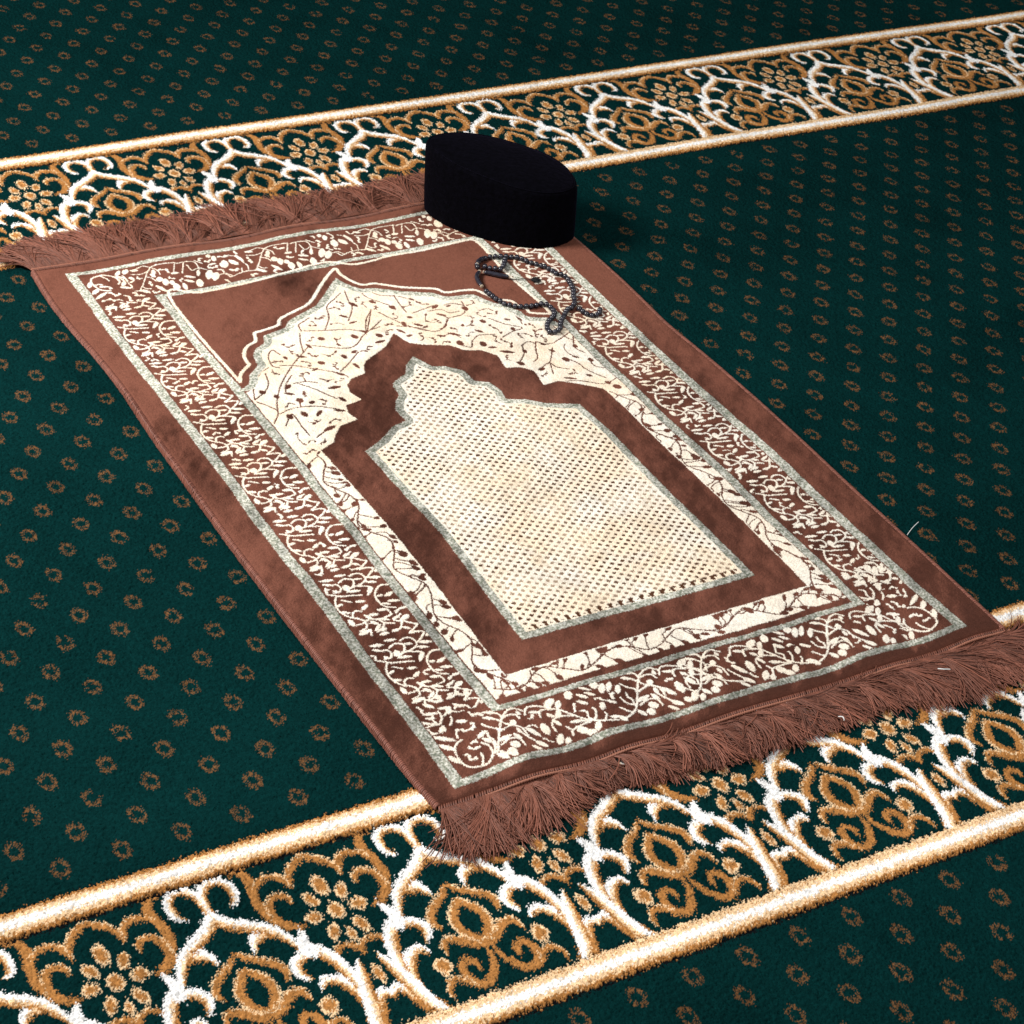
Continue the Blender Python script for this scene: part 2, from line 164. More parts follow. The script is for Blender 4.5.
def tubes(paths, rad, sides=4, col=None):
    """paths (N,M,3), rad (N,M) -> verts, quads, vertex colours (col (N,3))"""
    paths = np.asarray(paths, float); N, M, _ = paths.shape
    rad = np.broadcast_to(rad, (N, M))
    T = np.gradient(paths, axis=1); T /= np.linalg.norm(T, axis=2, keepdims=True) + 1e-12
    ref = np.zeros_like(T); ref[..., 2] = 1
    par = np.abs(T[..., 2]) > .95
    ref[par] = (1, 0, 0)
    A = np.cross(T, ref); A /= np.linalg.norm(A, axis=2, keepdims=True) + 1e-12
    B = np.cross(A, T)
    an = np.arange(sides) * 2 * np.pi / sides
    V = paths[:, :, None, :] + rad[..., None, None] * (A[:, :, None, :] * np.cos(an)[:, None] + B[:, :, None, :] * np.sin(an)[:, None])
    V = V.reshape(-1, 3)
    n = np.arange(N)[:, None, None]; m = np.arange(M - 1)[None, :, None]; k = np.arange(sides)[None, None, :]
    k2 = (k + 1) % sides
    idx = lambda m_, k_: (n * M + m_) * sides + k_
    F = np.stack(np.broadcast_arrays(idx(m, k), idx(m, k2), idx(m + 1, k2), idx(m + 1, k)), -1).reshape(-1, 4)
    C = None
    if col is not None:
        C = np.repeat(np.asarray(col), M * sides, 0) if np.ndim(col) == 2 else np.repeat(np.asarray(col).reshape(-1, 3), sides, 0)
    return V, F, C

# ------------------------------------------------------------------ materials
def yarn_mat(name, sheen=.0, sheen_rough=.4, rough=.95, spec=.15, nap=None, tint=(1, 1, 1)):
    m = bpy.data.materials.new(name); m.use_nodes = True
    nt = m.node_tree; b = nt.nodes['Principled BSDF']
    at = nt.nodes.new('ShaderNodeAttribute'); at.attribute_name = 'Yarn'
    tc = nt.nodes.new('ShaderNodeTexCoord')
    no = nt.nodes.new('ShaderNodeTexNoise'); no.inputs['Scale'].default_value = 700; no.inputs['Detail'].default_value = 3
    nt.links.new(tc.outputs['Object'], no.inputs['Vector'])
    mr = nt.nodes.new('ShaderNodeMapRange'); mr.inputs['From Min'].default_value = .3; mr.inputs['From Max'].default_value = .7
    mr.inputs['To Min'].default_value = .82; mr.inputs['To Max'].default_value = 1.12
    nt.links.new(no.outputs['Fac'], mr.inputs['Value'])
    mx = nt.nodes.new('ShaderNodeMix'); mx.data_type = 'RGBA'; mx.blend_type = 'MULTIPLY'; mx.inputs[0].default_value = 1
    nt.links.new(at.outputs['Color'], mx.inputs[6]); nt.links.new(mr.outputs['Result'], mx.inputs[7])
    nt.links.new(mx.outputs[2], b.inputs['Base Color'])
    b.inputs['Roughness'].default_value = rough
    b.inputs['Specular IOR Level'].default_value = spec
    b.inputs['Sheen Weight'].default_value = sheen
    b.inputs['Sheen Roughness'].default_value = sheen_rough
    if sheen:
        nt.links.new(mx.outputs[2], b.inputs['Sheen Tint'])
    if nap:   # lie of the velvet nap: the fibres lean, which turns the shading normal
        na = nt.nodes.new('ShaderNodeAttribute'); na.attribute_name = 'Nap'
        ge = nt.nodes.new('ShaderNodeNewGeometry')
        ad = nt.nodes.new('ShaderNodeVectorMath'); ad.operation = 'ADD'
        nm = nt.nodes.new('ShaderNodeVectorMath'); nm.operation = 'NORMALIZE'
        nt.links.new(ge.outputs['Normal'], ad.inputs[0]); nt.links.new(na.outputs['Vector'], ad.inputs[1])
        nt.links.new(ad.outputs['Vector'], nm.inputs[0]); nt.links.new(nm.outputs['Vector'], b.inputs['Normal'])
    return m

M_carpet = yarn_mat('carpet_pile', sheen=.0, rough=.95, spec=.02, nap=True)
M_rug = yarn_mat('velvet_pile', sheen=.38, sheen_rough=.4, rough=.8, spec=.12, nap=True)
M_fringe = yarn_mat('fringe_yarn', sheen=.15, rough=.5, spec=.3)

def plain_mat(name, col, rough, spec=.5, sheen=0, sheen_tint=(1, 1, 1), scale=300, var=.25, bump=0):
    m = bpy.data.materials.new(name); m.use_nodes = True
    nt = m.node_tree; b = nt.nodes['Principled BSDF']
    tc = nt.nodes.new('ShaderNodeTexCoord')
    no = nt.nodes.new('ShaderNodeTexNoise'); no.inputs['Scale'].default_value = scale; no.inputs['Detail'].default_value = 4
    nt.links.new(tc.outputs['Object'], no.inputs['Vector'])
    cr = nt.nodes.new('ShaderNodeValToRGB')
    cr.color_ramp.elements[0].position = .3; cr.color_ramp.elements[1].position = .7
    cr.color_ramp.elements[0].color = tuple(c * (1 - var) for c in col) + (1,)
    cr.color_ramp.elements[1].color = tuple(c * (1 + var) for c in col) + (1,)
    nt.links.new(no.outputs['Fac'], cr.inputs['Fac']); nt.links.new(cr.outputs['Color'], b.inputs['Base Color'])
    b.inputs['Roughness'].default_value = rough; b.inputs['Specular IOR Level'].default_value = spec
    b.inputs['Sheen Weight'].default_value = sheen; b.inputs['Sheen Roughness'].default_value = .35
    b.inputs['Sheen Tint'].default_value = tuple(sheen_tint) + (1,)
    if bump:
        bp = nt.nodes.new('ShaderNodeBump'); bp.inputs['Strength'].default_value = 1; bp.inputs['Distance'].default_value = bump
        nt.links.new(no.outputs['Fac'], bp.inputs['Height']); nt.links.new(bp.outputs['Normal'], b.inputs['Normal'])
    return m

# ------------------------------------------------------------------ the carpet's border pattern (one repeat, mirrored about its stem)
GREEN, BROWN, TAN, WHITE, BLACK = 0, 1, 2, 3, 4
K = 1631.6                                   # drawing units per repeat
ASP = 1.065
tile = Raster(-.02, -.02, .52, 1.26, .0022)  # half a repeat: stem at 0, flower at .5
def bd(pts): return [((x - 79) / K, (1882 - y) / K * ASP) for x, y in pts]
def woven(pts, hw, flag, kind):
    r = tile.stroke(bd(pts), np.asarray(hw) / K * (1.13 if kind == 'w' else .93))
    if r is None: return
    (i0, i1, j0, j1), m, sd = r
    sub = tile.id[j0:j1, i0:i1]
    v = -sd * flag
    if kind == 'w':
        c = np.where(v > .0, WHITE, np.where(v > -.48, TAN, BROWN)) if flag else np.full(v.shape, WHITE)
    else:
        c = np.where(v > .62, TAN, BROWN) if flag else np.where(np.abs(v) > .8, TAN, BROWN)
    sub[m] = c[m].astype(np.int8)
def petal(cx, cy, rx, ry, ang=0):
    ca, sa = math.cos(math.radians(ang)), math.sin(math.radians(ang))
    X, Y = np.meshgrid(tile.X * K + 79, 1882 - tile.Y / ASP * K)
    u = (X - cx) * ca + (Y - cy) * sa; v = -(X - cx) * sa + (Y - cy) * ca
    d = np.abs(u / rx) ** 1.7 + np.abs(v / ry) ** 1.7
    tile.id[d < 1.1] = TAN
    tile.id[d < .62] = BROWN
O = 819
woven([(350, 150), (400, 135), (440, 190), (455, 260), (435, 340), (420, 430), (420, 520), (450, 610), (490, 680), (550, 740), (640, 765)], [14, 25, 36, 40, 38, 38, 38, 40, 42, 36, 10], 0, 'b')
woven([(455, 335), (500, 288), (560, 264), (620, 267), (670, 310), (700, 380), (705, 430)], [20, 28, 34, 34, 32, 26, 8], -1, 'b')
woven([(470, 640), (475, 560), (490, 495), (540, 450), (600, 452), (638, 490), (640, 545)], [30, 32, 34, 34, 30, 25, 10], -1, 'b')
woven([(705, 420), (718, 335), (755, 275), (810, 220), (880, 182), (900, 180)], [8, 27, 32, 34, 34, 34], -1, 'b')
petal(895, 718, 58, 76); petal(886, 468, 43, 88); petal(777, 570, 42, 72, -25); petal(722, 718, 64, 54); petal(790, 887, 42, 76, 22); petal(904, 946, 40, 70)
woven([(705, 280 + O), (740, 217 + O), (800, 202 + O), (860, 222 + O), (900, 290 + O), (912, 345 + O)], [14, 26, 28, 28, 24, 8], -1, 'b')
petal(900, 505 + O, 42, 84)
woven([(90, 800), (130, 860), (210, 920), (290, 980), (332, 1050), (327, 1110), (305, 1150)], [10, 30, 36, 38, 34, 27, 8], -1, 'b')
woven([(79, 130 + O), (130, 195 + O), (180, 270 + O), (193, 350 + O), (172, 420 + O), (120, 490 + O), (79, 525 + O)], [26, 36, 40, 40, 38, 34, 30], -1, 'b')
woven([(79, 545 + O), (140, 545 + O), (205, 490 + O), (270, 442 + O), (330, 432 + O), (370, 480 + O), (385, 550 + O)], [40, 42, 44, 44, 34, 25, 8], -1, 'b')
woven([(104, 600 + O), (113, 690 + O), (160, 780 + O), (220, 850 + O), (295, 860 + O), (345, 800 + O), (355, 720 + O), (330, 655 + O), (280, 635 + O), (240, 680 + O), (240, 740 + O)], [12, 22, 32, 40, 40, 36, 32, 30, 28, 26, 10], 0, 'b')
woven([(340, 850 + O), (390, 782 + O), (450, 752 + O), (500, 782 + O), (530, 850 + O), (520, 900 + O)], [20, 30, 32, 28, 20, 6], -1, 'b')
petal(462, 625 + O, 62, 74, 12)
woven([(82, 460), (86, 330), (96, 250), (132, 187), (190, 157), (250, 168), (300, 217), (313, 290), (308, 350), (280, 388), (240, 402)], [26, 28, 32, 34, 36, 36, 34, 32, 28, 22, 8], -1, 'w')
woven([(400, 725), (350, 718), (290, 728), (242, 772), (215, 845)], [40, 52, 48, 32, 8], 1, 'w')
woven([(79, 445), (112, 502), (180, 562), (260, 612), (340, 660), (400, 712), (450, 782), (482, 850), (505, 930)], [44, 48, 50, 50, 48, 44, 36, 28, 12], -1, 'w')
woven([(490, 475 + O), (530, 424 + O), (590, 432 + O), (650, 490 + O), (690, 570 + O), (710, 660 + O), (715, 740 + O), (700, 820 + O), (660, 900 + O), (610, 945 + O)], [12, 32, 38, 44, 44, 44, 48, 50, 50, 30], -1, 'w')
woven([(620, 185 + O), (540, 172 + O), (460, 192 + O), (412, 250 + O), (412, 320 + O), (450, 378 + O)], [40, 42, 42, 38, 32, 14], 1, 'w')
woven([(560, 130 + O), (620, 180 + O), (670, 270 + O), (700, 360 + O), (715, 450 + O), (720, 560 + O)], [40, 48, 46, 42, 36, 26], -1, 'w')
woven([(930, 755 + O), (890, 692 + O), (840, 668 + O), (790, 702 + O), (760, 770 + O), (730, 850 + O), (700, 930 + O)], [12, 32, 40, 42, 44, 46, 44], 1, 'w')
woven([(820, 360 + O), (790, 440 + O), (760, 560 + O), (740, 660 + O), (720, 760 + O), (690, 870 + O), (645, 940 + O)], [12, 34, 44, 48, 52, 52, 36], 1, 'w')
woven([(592, 790), (562, 850), (547, 920), (562, 990)], [12, 32, 40, 46], 0, 'w')
HB = 1.232                                    # line to line height of a border

YARN = np.array([(.0010, .0180, .0178), (.385, .170, .050), (.76, .53, .31), (.89, .87, .84), (.004, .005, .006), (.132, .062, .025)])
RING = 5
FIELDS = [(-9.0, -.13, -.200, .1800, 1.985), (1.36, 6.37, 1.465, .1788, .092), (7.90, 99.0, 7.985, .1810, 1.78)]   # plain fields: from, to, first row, row pitch, phase
DX = .2815
BORD = [(0.0, 0.0), (6.524, 2.012)]

def carpet_ids(x, y, jx, jy):
    """yarn index at plane position (in repeats), jx, jy = per tuft jitter"""
    xx = x + jx; yy = y + jy
    out = np.zeros(x.shape, np.int8)
    relief = np.zeros(x.shape, np.float32)
    inb = np.zeros(x.shape, bool)
    for by, bx in BORD:
        t = yy - by
        q = (t > -.13) & (t < HB + .13)
        if not q.any(): continue
        inb |= q
        u = np.abs(((xx - bx + .5) % 1.0) - .5)
        iu = np.clip(((u - tile.x0) / tile.res).astype(int), 0, tile.w - 1)
        iv = np.clip(((t - tile.y0) / tile.res).astype(int), 0, tile.h - 1)
        w = q & (t > .07) & (t < HB - .065)
        out[w] = tile.id[iv[w], iu[w]]
        for c, sgn in ((0.0, 1), (HB, 1)):
            d = (t - c)
            band = np.abs(d) < .074
            lim = np.abs(d)
            prof = np.where(lim > .050, BROWN, np.where(lim > .021, TAN, WHITE))
            prof = np.where((d > .056) & (c == 0.0), TAN, prof)
            out[band] = prof[band]
            bk = ((d < -.072) & (d > -.094)) | ((d > .072) & (d < .080))
            out[bk & q] = BLACK
            td = (y - by - c)
            relief += np.where(np.abs(td) < .085, .0016 * np.cos(np.clip(td / .085, -1, 1) * np.pi / 2), 0).astype(np.float32)
    # small open rings scattered in staggered rows over the plain green
    for f0, f1, fy, dy, fx in FIELDS:
        g = (yy > f0) & (yy < f1) & ~inb
        if not g.any(): continue
        gx, gy = xx[g], yy[g]
        r = np.round((gy - fy) / dy)
        ry = gy - (fy + r * dy)
        off = fx + (r % 2) * DX * .5
        c = np.round((gx - off) / DX)
        rx = gx - (off + c * DX)
        wob = vnoise(c * 3.1, r * 2.7, .41, 8) - .5
        rad = np.hypot(rx / (.0325 + .004 * wob), ry / .043)
        ang = np.arctan2(ry / .046, rx / .035) + wob * .5
        hsh = vnoise(c * 3.7 + r * 1.3, r * 5.1 + np.round(ang * 8 / (2 * np.pi)) * 2.7, .37, 5)
        spoke = np.abs(((ang * 8 / (2 * np.pi) + .5) % 1.0) - .5)
        ring = (np.abs(rad - 1.0) < .27) & (spoke < .40) & (np.abs(np.cos(ang)) < .992) & (hsh > .09)
        centre = fy + r * dy
        ring &= (centre > f0) & (centre < f1) & (rng.uniform(0, 1, len(gx)) > .14)
        t_ = out[g]; t_[ring] = RING; out[g] = t_
    return out, relief

def in_view(x, y, m):
    """ground trapezoid that the photograph takes in, plus a margin m"""
    poly = [(2.378, 10.321), (10.606, 8.002), (2.852, -1.014), (-.992, .745)]
    ok = np.ones(x.shape, bool)
    for (ax, ay), (bx, by) in zip(poly, poly[1:] + poly[:1]):
        L = math.hypot(bx - ax, by - ay)
        ok &= ((bx - ax) * (y - ay) - (by - ay) * (x - ax)) / L < m
    return ok

def sheet(step, xr, yr, zlift, keep=None, rough=1.0):
    nx = int((xr[1] - xr[0]) / step) + 1; ny = int((yr[1] - yr[0]) / step) + 1
    gx = xr[0] + np.arange(nx) * step; gy = yr[0] + np.arange(ny) * step
    X, Y = np.meshgrid(gx, gy)
    x, y = X.ravel(), Y.ravel()
    idx = np.arange(nx * ny).reshape(ny, nx)
    F = np.stack([idx[:-1, :-1], idx[:-1, 1:], idx[1:, 1:], idx[1:, :-1]], -1).reshape(-1, 4)
    if keep is not None:
        k = keep(x, y)
        F = F[k[F].all(1)]
        used = np.unique(F)
        remap = np.zeros(nx * ny, np.int64); remap[used] = np.arange(len(used))
        F = remap[F]; x = x[used]; y = y[used]
    n = len(x)
    x = x + rng.uniform(-.3, .3, n) * step; y = y + rng.uniform(-.3, .3, n) * step
    jx = (rng.normal(0, .0042, n)) * rough
    jy = (rng.normal(0, .0075, n) + (vnoise(x, y, .011, 3) - .5) * .018) * rough
    # the loom is never quite straight: slow wander of the lines
    wav = (vnoise(x, y * 0 + 3.3, 1.7, 9) - .5) * .030
    ids, rel = carpet_ids(x, y + wav, jx, jy)
    base = YARN[ids].astype(np.float32)
    lum = rng.normal(1, .13, n).clip(.6, 1.5)
    tuft = .80 + .4 * vnoise(x, y, .012, 21)
    patch = .92 + .16 * vnoise(x, y, .55, 12)
    base = base * (lum * tuft * patch)[:, None]
    base = np.clip(base, 0, .96)
    z = rng.normal(0, .00042, n) + (vnoise(x, y, .012, 31) - .5) * .0013 + (vnoise(x, y, .9, 41) - .5) * .003
    z += rel * np.where(rough > 0, 1, .5)
    z[ids == BLACK] -= .0012
    z[(ids > 0) & (ids < BLACK)] += .0004
    z[ids == RING] -= .0003
    V = np.column_stack([x * S, y * S, z + zlift])
    ln = (vnoise(x, y, .9, 61) * .5 + vnoise(x * .6, y, .33, 62) * .35 + vnoise(x, y * .5, .13, 63) * .3 - .57) * 1.1
    tilt = np.column_stack([-.7 * ln, .6 * ln, 0 * ln]).astype(np.float32)
    return V, F, base, tilt

V1, F1, C1, T1 = sheet(.0050, (-1.6, 11.2), (-1.6, 10.9), 0.0, keep=lambda x, y: in_view(x, y, .22))
V2, F2, C2, T2 = sheet(.026, (-4, 14), (-4, 14), -.0045, keep=lambda x, y: ~in_view(x, y, .12), rough=.6)
Vc = np.vstack([V1, V2]); Cc = np.vstack([C1, C2])
carpet = mesh_np('floor_carpet', Vc, [F1, F2 + len(V1)], Cc, M_carpet)
na = carpet.data.attributes.new('Nap', 'FLOAT_VECTOR', 'POINT'); na.data.foreach_set('vector', np.vstack([T1, T2]).reshape(-1))
tag(carpet, 'dark green wall to wall carpet with cream and brown scroll borders under the rug', 'carpet', kind='structure')

# ------------------------------------------------------------------ the prayer rug
RB, RT = 1.150, 6.300
Lx = np.array([(1.10, 1.200), (1.30, 1.176), (1.5, 1.172), (2.5, 1.152), (3.2, 1.147), (4.4, 1.163), (4.9, 1.187), (5.3, 1.180), (5.6, 1.156), (6.0, 1.150), (6.35, 1.178)])
Rx = np.array([(1.10, 4.552), (1.3, 4.568), (1.5, 4.566), (2.0, 4.581), (2.4, 4.589), (3.45, 4.612), (3.9, 4.612), (4.4, 4.588), (4.7, 4.602), (5.0, 4.609), (5.55, 4.585), (6.35, 4.580)])
def sm_interp(y, T):
    yy = np.linspace(T[0, 0], T[-1, 0], 400); xx = np.interp(yy, T[:, 0], T[:, 1])
    k = np.hanning(41); k /= k.sum()
    xx = np.convolve(np.pad(xx, 20, mode='edge'), k, mode='valid')
    return np.interp(y, yy, xx)
def left(y): return sm_interp(y, Lx)
def right(y): return sm_interp(y, Rx)

R = Raster(1.10, 1.10, 4.66, 6.40, .0024)
UM, CREAM, GREY, DOT = 0, 1, 2, 3
RX, RY = np.meshgrid(R.X, R.Y)
skew = (RY - 1.7) * .0030
wobx = (vnoise(RX, RY, .35, 51) - .5) * .016 + (vnoise(RX, RY, .09, 52) - .5) * .007
woby = (vnoise(RX, RY, .35, 53) - .5) * .022 + (vnoise(RX, RY, .09, 54) - .5) * .009
QX = RX - skew + wobx; QY = RY + woby
def frame_d(x0, y0, x1, y1, sx=1, sy=1):
    return np.minimum(np.minimum(QX - x0, x1 - QX), np.minimum(QY - y0, y1 - QY))
dx_o = np.minimum(QX - 1.325, 4.365 - QX); dy_o = np.minimum(QY - 1.215, 6.205 - QY)
in_o = (dx_o > 0) & (dy_o > 0)
in_o2 = (dx_o > .062) & (dy_o > .040)
dx_i = np.minimum(QX - 1.738, 3.990 - QX); dy_i = np.minimum(QY - 1.588, 5.790 - QY)
in_i = (dx_i > 0) & (dy_i > 0)
in_i2 = (dx_i > .054) & (dy_i > .036)
R.id[in_o & ~in_o2] = GREY
leafclip = in_o2 & ~in_i & (dx_o > .068) & (dy_o > .046)
R.id[in_i & ~in_i2] = GREY
HWS, HWL = .0054, .0094
VC = leafclip
def put(strokes, leaves, dx, dy, clip=VC, v=CREAM, flipx=None, flipy=None, ks=1, kl=1):
    def tr(p):
        x, y = p
        if flipx is not None: x = 2 * flipx - x
        if flipy is not None: y = 2 * flipy - y
        return (x + dx, y + dy)
    for s in strokes: R.fill([tr(p) for p in s], HWS * ks, v, clip)
    for x0, y0, x1, y1, k in leaves:
        a = tr((x0, y0)); b = tr((x1, y1))
        R.leaf(a[0], a[1], b[0], b[1], HWL * k * kl, v, clip)
CELL = .5605
side_zone = VC & (RY > 1.66) & (RY < 5.78)
for k in range(-4, 9):
    put(SIDE_S, SIDE_L, .0, k * CELL, side_zone & (RX < 1.80))
    put(SIDE_S, SIDE_L, 2.622, k * CELL + .50, side_zone & (RX > 3.9))
# bottom and top bands: vine cells (small tree, drooping node, berry cluster)
low = VC & (RY < 1.80)
for dx in (1.726 - 2.505, 0, 2.880 - 2.505, 3.667 - 2.505): put(TREE_S, TREE_L, dx, 0, low & (RX > 1.62))
for dx in (0, 2.804 - 2.034, 3.231 - 2.034, 3.994 - 2.034): put(NODE_S, NODE_L, dx, 0, low & (RX > 1.62) & (RX < 4.08))
for dx in (0, 3.325 - 2.152): put(CLUS_S, CLUS_L, dx, 0, low & (RX > 1.62))
put(CLUS_S, CLUS_L, 1.90, .27, VC & (RX > 4.0) & (RY > 1.56) & (RY < 1.93))
put(CLUS_S, CLUS_L, -.70, .27, VC & (RX < 1.74) & (RY > 1.56) & (RY < 1.80))
put(RING_S, RING_L, 0, 0, low & (RX < 1.74))
put(RING_S, RING_L, 0, .0, low & (RX > 4.02), flipx=2.845)
top = VC & (RY > 5.60)
for dx in (-.74 * 3 - .05, -1.53, -.76, .0, .75, 1.5): put(TOP_S, TOP_L, dx, 0, top & (RX > 1.66) & (RX < 4.06) & (RX > 3.02 + dx) & (RX < 3.86 + dx), ks=.66, kl=1.05)
put(RING_S, RING_L, .02, 4.55, top & (RX < 1.76), flipy=1.43)
put(RING_S, RING_L, .02, 4.55, top & (RX > 4.0), flipx=2.845, flipy=1.43)

# little leafy curls in whatever ground is still bare
def bare(clip, v0, cx_, cy_, r):
    i0, i1, j0, j1 = R.win(cx_ - r, cy_ - r * 1.2, cx_ + r, cy_ + r * 1.2)
    w_ = R.id[j0:j1, i0:i1]
    return w_.size > 0 and clip[j0:j1, i0:i1].mean() > .90 and (w_ == v0).mean() > .985
def fill_bare(clip, box, v0, v, r, tries, seed, ks, kl):
    g = random.Random(seed)
    for _ in range(tries):
        cx_, cy_ = g.uniform(box[0], box[2]), g.uniform(box[1], box[3])
        if not bare(clip, v0, cx_, cy_, r): continue
        a = g.uniform(0, 2 * math.pi); L = r * g.uniform(.75, 1.0); bn = g.choice([-1, 1]) * g.uniform(.5, 1.3)
        pts = [(cx_ + L * (t - .5) * 2 * math.cos(a + bn * (t - .5)), cy_ + 1.15 * L * (t - .5) * 2 * math.sin(a + bn * (t - .5))) for t in (0, .3, .6, 1)]
        R.fill(pts, HWS * ks, v, clip)
        for t in (0, 1, 2, 3):
            b_ = a + g.choice([-1, 1]) * g.uniform(.6, 1.1); px_, py_ = pts[t]; l_ = r * g.uniform(.35, .6)
            if g.random() < .75: R.leaf(px_, py_, px_ + l_ * math.cos(b_), py_ + l_ * math.sin(b_), HWL * kl * g.uniform(.8, 1.3), v, clip)
fill_bare(VC, (1.38, 1.25, 4.31, 6.18), UM, CREAM, .034, 26000, 5, .85, .85)
fill_bare(VC, (1.38, 1.25, 4.31, 6.18), UM, CREAM, .022, 20000, 6, .75, .75)

# spandrels: thin ivory outline, then brown, then a grey line, then the ivory arch field
R.fill(WHITE_TOP, .0095, CREAM)
archpoly = WHITE_ARCH + [(3.955, 4.70), (4.06, 4.60), (4.06, 1.50), (1.68, 1.50), (1.68, 4.62), (1.815, 4.69)]
A = R.sdf(archpoly)
A = A + (vnoise(RX, RY, .06, 61) - .5) * .006
inner = (QX > 1.800) & (QX < 3.932) & (QY > 1.668)
gz = (A < -.052) & (dx_i > .054) & (QY > 4.60)
R.id[gz] = GREY
crm = (A < -.098) & inner
R.id[crm] = CREAM
R.fill(WHITE_ARCH, .0105, CREAM)
mihrab = smooth_keep = MIHRAB
B = R.sdf(MIHRAB) + (vnoise(RX, RY, .05, 62) - .5) * .006
B2 = R.sdf(NICHE) + (vnoise(RX, RY, .05, 63) - .5) * .006
vineclip = crm & (B > .006) & (A < -.104)
def vput(s_, l_, **kw): put(s_, l_, 0, 0, vineclip, UM, **kw)
vput(ARCH_S, ARCH_L, ks=.80, kl=.82); vput(ARCHR_S, ARCHR_L, ks=.78, kl=.86); vput(ARCHM_S, ARCHM_L, ks=.78, kl=.86)
# wavy stem with leaves round the straight ivory band
def band_vine(pts_fn, n, seed):
    r = random.Random(seed)
    prev = None; path = []
    for i in range(n + 1):
        path.append(pts_fn(i / n, .5 + .30 * math.sin(i * 1.25 + seed) + r.uniform(-.06, .06)))
    R.fill(path, HWS * .8, UM, vineclip)
    for i in range(n):
        x, y = path[i]; x2, y2 = path[i + 1]
        for k in range(2):
            t = r.uniform(0, 1); bx, by = x + (x2 - x) * t, y + (y2 - y) * t
            ex, ey = pts_fn((i + t + r.uniform(.2, .8)) / n, r.choice([r.uniform(.06, .3), r.uniform(.7, .95)]))
            mx_, my_ = (bx + ex) / 2 + r.uniform(-.02, .02), (by + ey) / 2 + r.uniform(-.02, .02)
            R.fill([(bx, by), (mx_, my_), (ex, ey)], HWS * .66, UM, vineclip)
            a = math.atan2(ey - my_, ex - mx_) + r.uniform(-.5, .5); L = r.uniform(.025, .05)
            R.leaf(ex, ey, ex + L * math.cos(a), ey + L * math.sin(a), HWL * r.uniform(1.1, 2.1), UM, vineclip)
band_vine(lambda t, s: (1.806 + .14 * s, 3.86 - 2.15 * t), 26, 1)
band_vine(lambda t, s: (3.932 - .14 * s, 3.86 - 2.15 * t), 26, 2)
band_vine(lambda t, s: (1.83 + 2.06 * t, 1.670 + .155 * s), 26, 3)
fill_bare(vineclip, (1.8, 3.8, 3.95, 5.6), CREAM, UM, .052, 9000, 8, .60, .85)
fill_bare(vineclip, (1.8, 3.8, 3.95, 5.6), CREAM, UM, .036, 9000, 9, .52, .75)
R.id[B < 0] = UM
R.id[B2 < 0] = GREY
nic = B2 < -.047
R.id[nic] = CREAM
# niche: staggered little dark knots
LX0, LY0, LDX, LDY = 2.296, 2.128, .0655, .0491
ru = np.round((RY - LY0) / LDY * 2); oy = (RY - LY0) - ru * LDY / 2
ox = (RX - LX0 + skew) - (ru % 2) * LDX / 2
ox = ox - np.round(ox / LDX) * LDX
kn = vnoise(np.round((RX - LX0) / LDX * 2) * 1.7, ru * 2.3, .77, 71)
knot = (np.abs(ox) / (.0125 + .004 * kn) + np.abs(oy) / (.0120 + .004 * kn) < 1.0) & (B2 < -.060)
R.id[knot] = DOT
# one row of bigger knots along the niche's foot
bx = (RX - 2.265); bx = bx - np.round(bx / .0640) * .0640
R.id[(np.abs(bx) < .0105) & (np.abs(RY - 2.086 - .004) < .020) & (B2 < -.05) & (RX > 2.22) & (RX < 3.51)] = DOT
del A, B, B2

du = .0031
nu = int(3.43 / du); nv = int((RT - RB) / du)
u, v = np.meshgrid(np.linspace(0, 1, nu), np.linspace(RB, RT, nv))
n = nu * nv
u = u.ravel(); v = v.ravel()
edge = (u > 0) & (u < 1) & (v > RB) & (v < RT)
u = u + np.where(edge, rng.uniform(-.3, .3, n) / nu, 0)
v = v + np.where(edge, rng.uniform(-.3, .3, n) * du, 0)
xl, xr = left(v), right(v)
x = xl + (xr - xl) * u; y = v
jx = rng.normal(0, .0016, n); jy = rng.normal(0, .0022, n)
ix = np.clip(((x + jx - R.x0) / R.res).astype(int), 0, R.w - 1); iy = np.clip(((y + jy - R.y0) / R.res).astype(int), 0, R.h - 1)
ids = R.id[iy, ix]
ix0 = np.clip(((x - R.x0) / R.res).astype(int), 0, R.w - 1); iy0 = np.clip(((y - R.y0) / R.res).astype(int), 0, R.h - 1)
RUG = np.array([(.160, .0575, .0365), (.90, .78, .60), (.43, .42, .345), (.085, .034, .015)])
col = RUG[ids]
cr = ids == CREAM
warm = np.clip((vnoise(x, y, .24, 81) * .5 + vnoise(x, y * .5, .035, 82) * .12 + vnoise(x, y, .08, 87) * .4 - .27) * 1.5, 0, .72)
inn = (x > 2.1) & (x < 3.7) & (y > 2.0) & (y < 4.7)
wf = np.where(inn | (y > 3.8), warm, warm * .5)[:, None]
col = np.where(cr[:, None], np.array([.88, .81, .70]) * (1 - wf) + np.array([.87, .69, .48]) * wf, col)
dt = (ids == DOT) & (y > 2.112)
fade = (np.clip(vnoise(x, y, .22, 85) * .7 + vnoise(x, y, .07, 86) * .5 - .46, 0, .40))[:, None]
col = np.where(dt[:, None], col * (1 - fade) + np.array([.80, .62, .45]) * fade, col)
sp = vnoise(x, y, .008, 83)
gr = ids == GREY
col = np.where((gr & (sp > .62))[:, None], np.array([.68, .67, .59]), col)
col = np.where((gr & (sp < .30))[:, None], np.array([.23, .25, .19]), col)
col = col * (rng.normal(1, .09, n).clip(.7, 1.3) * (.93 + .14 * vnoise(x, y, .012, 84)))[:, None]
col = np.clip(col, 0, .95)
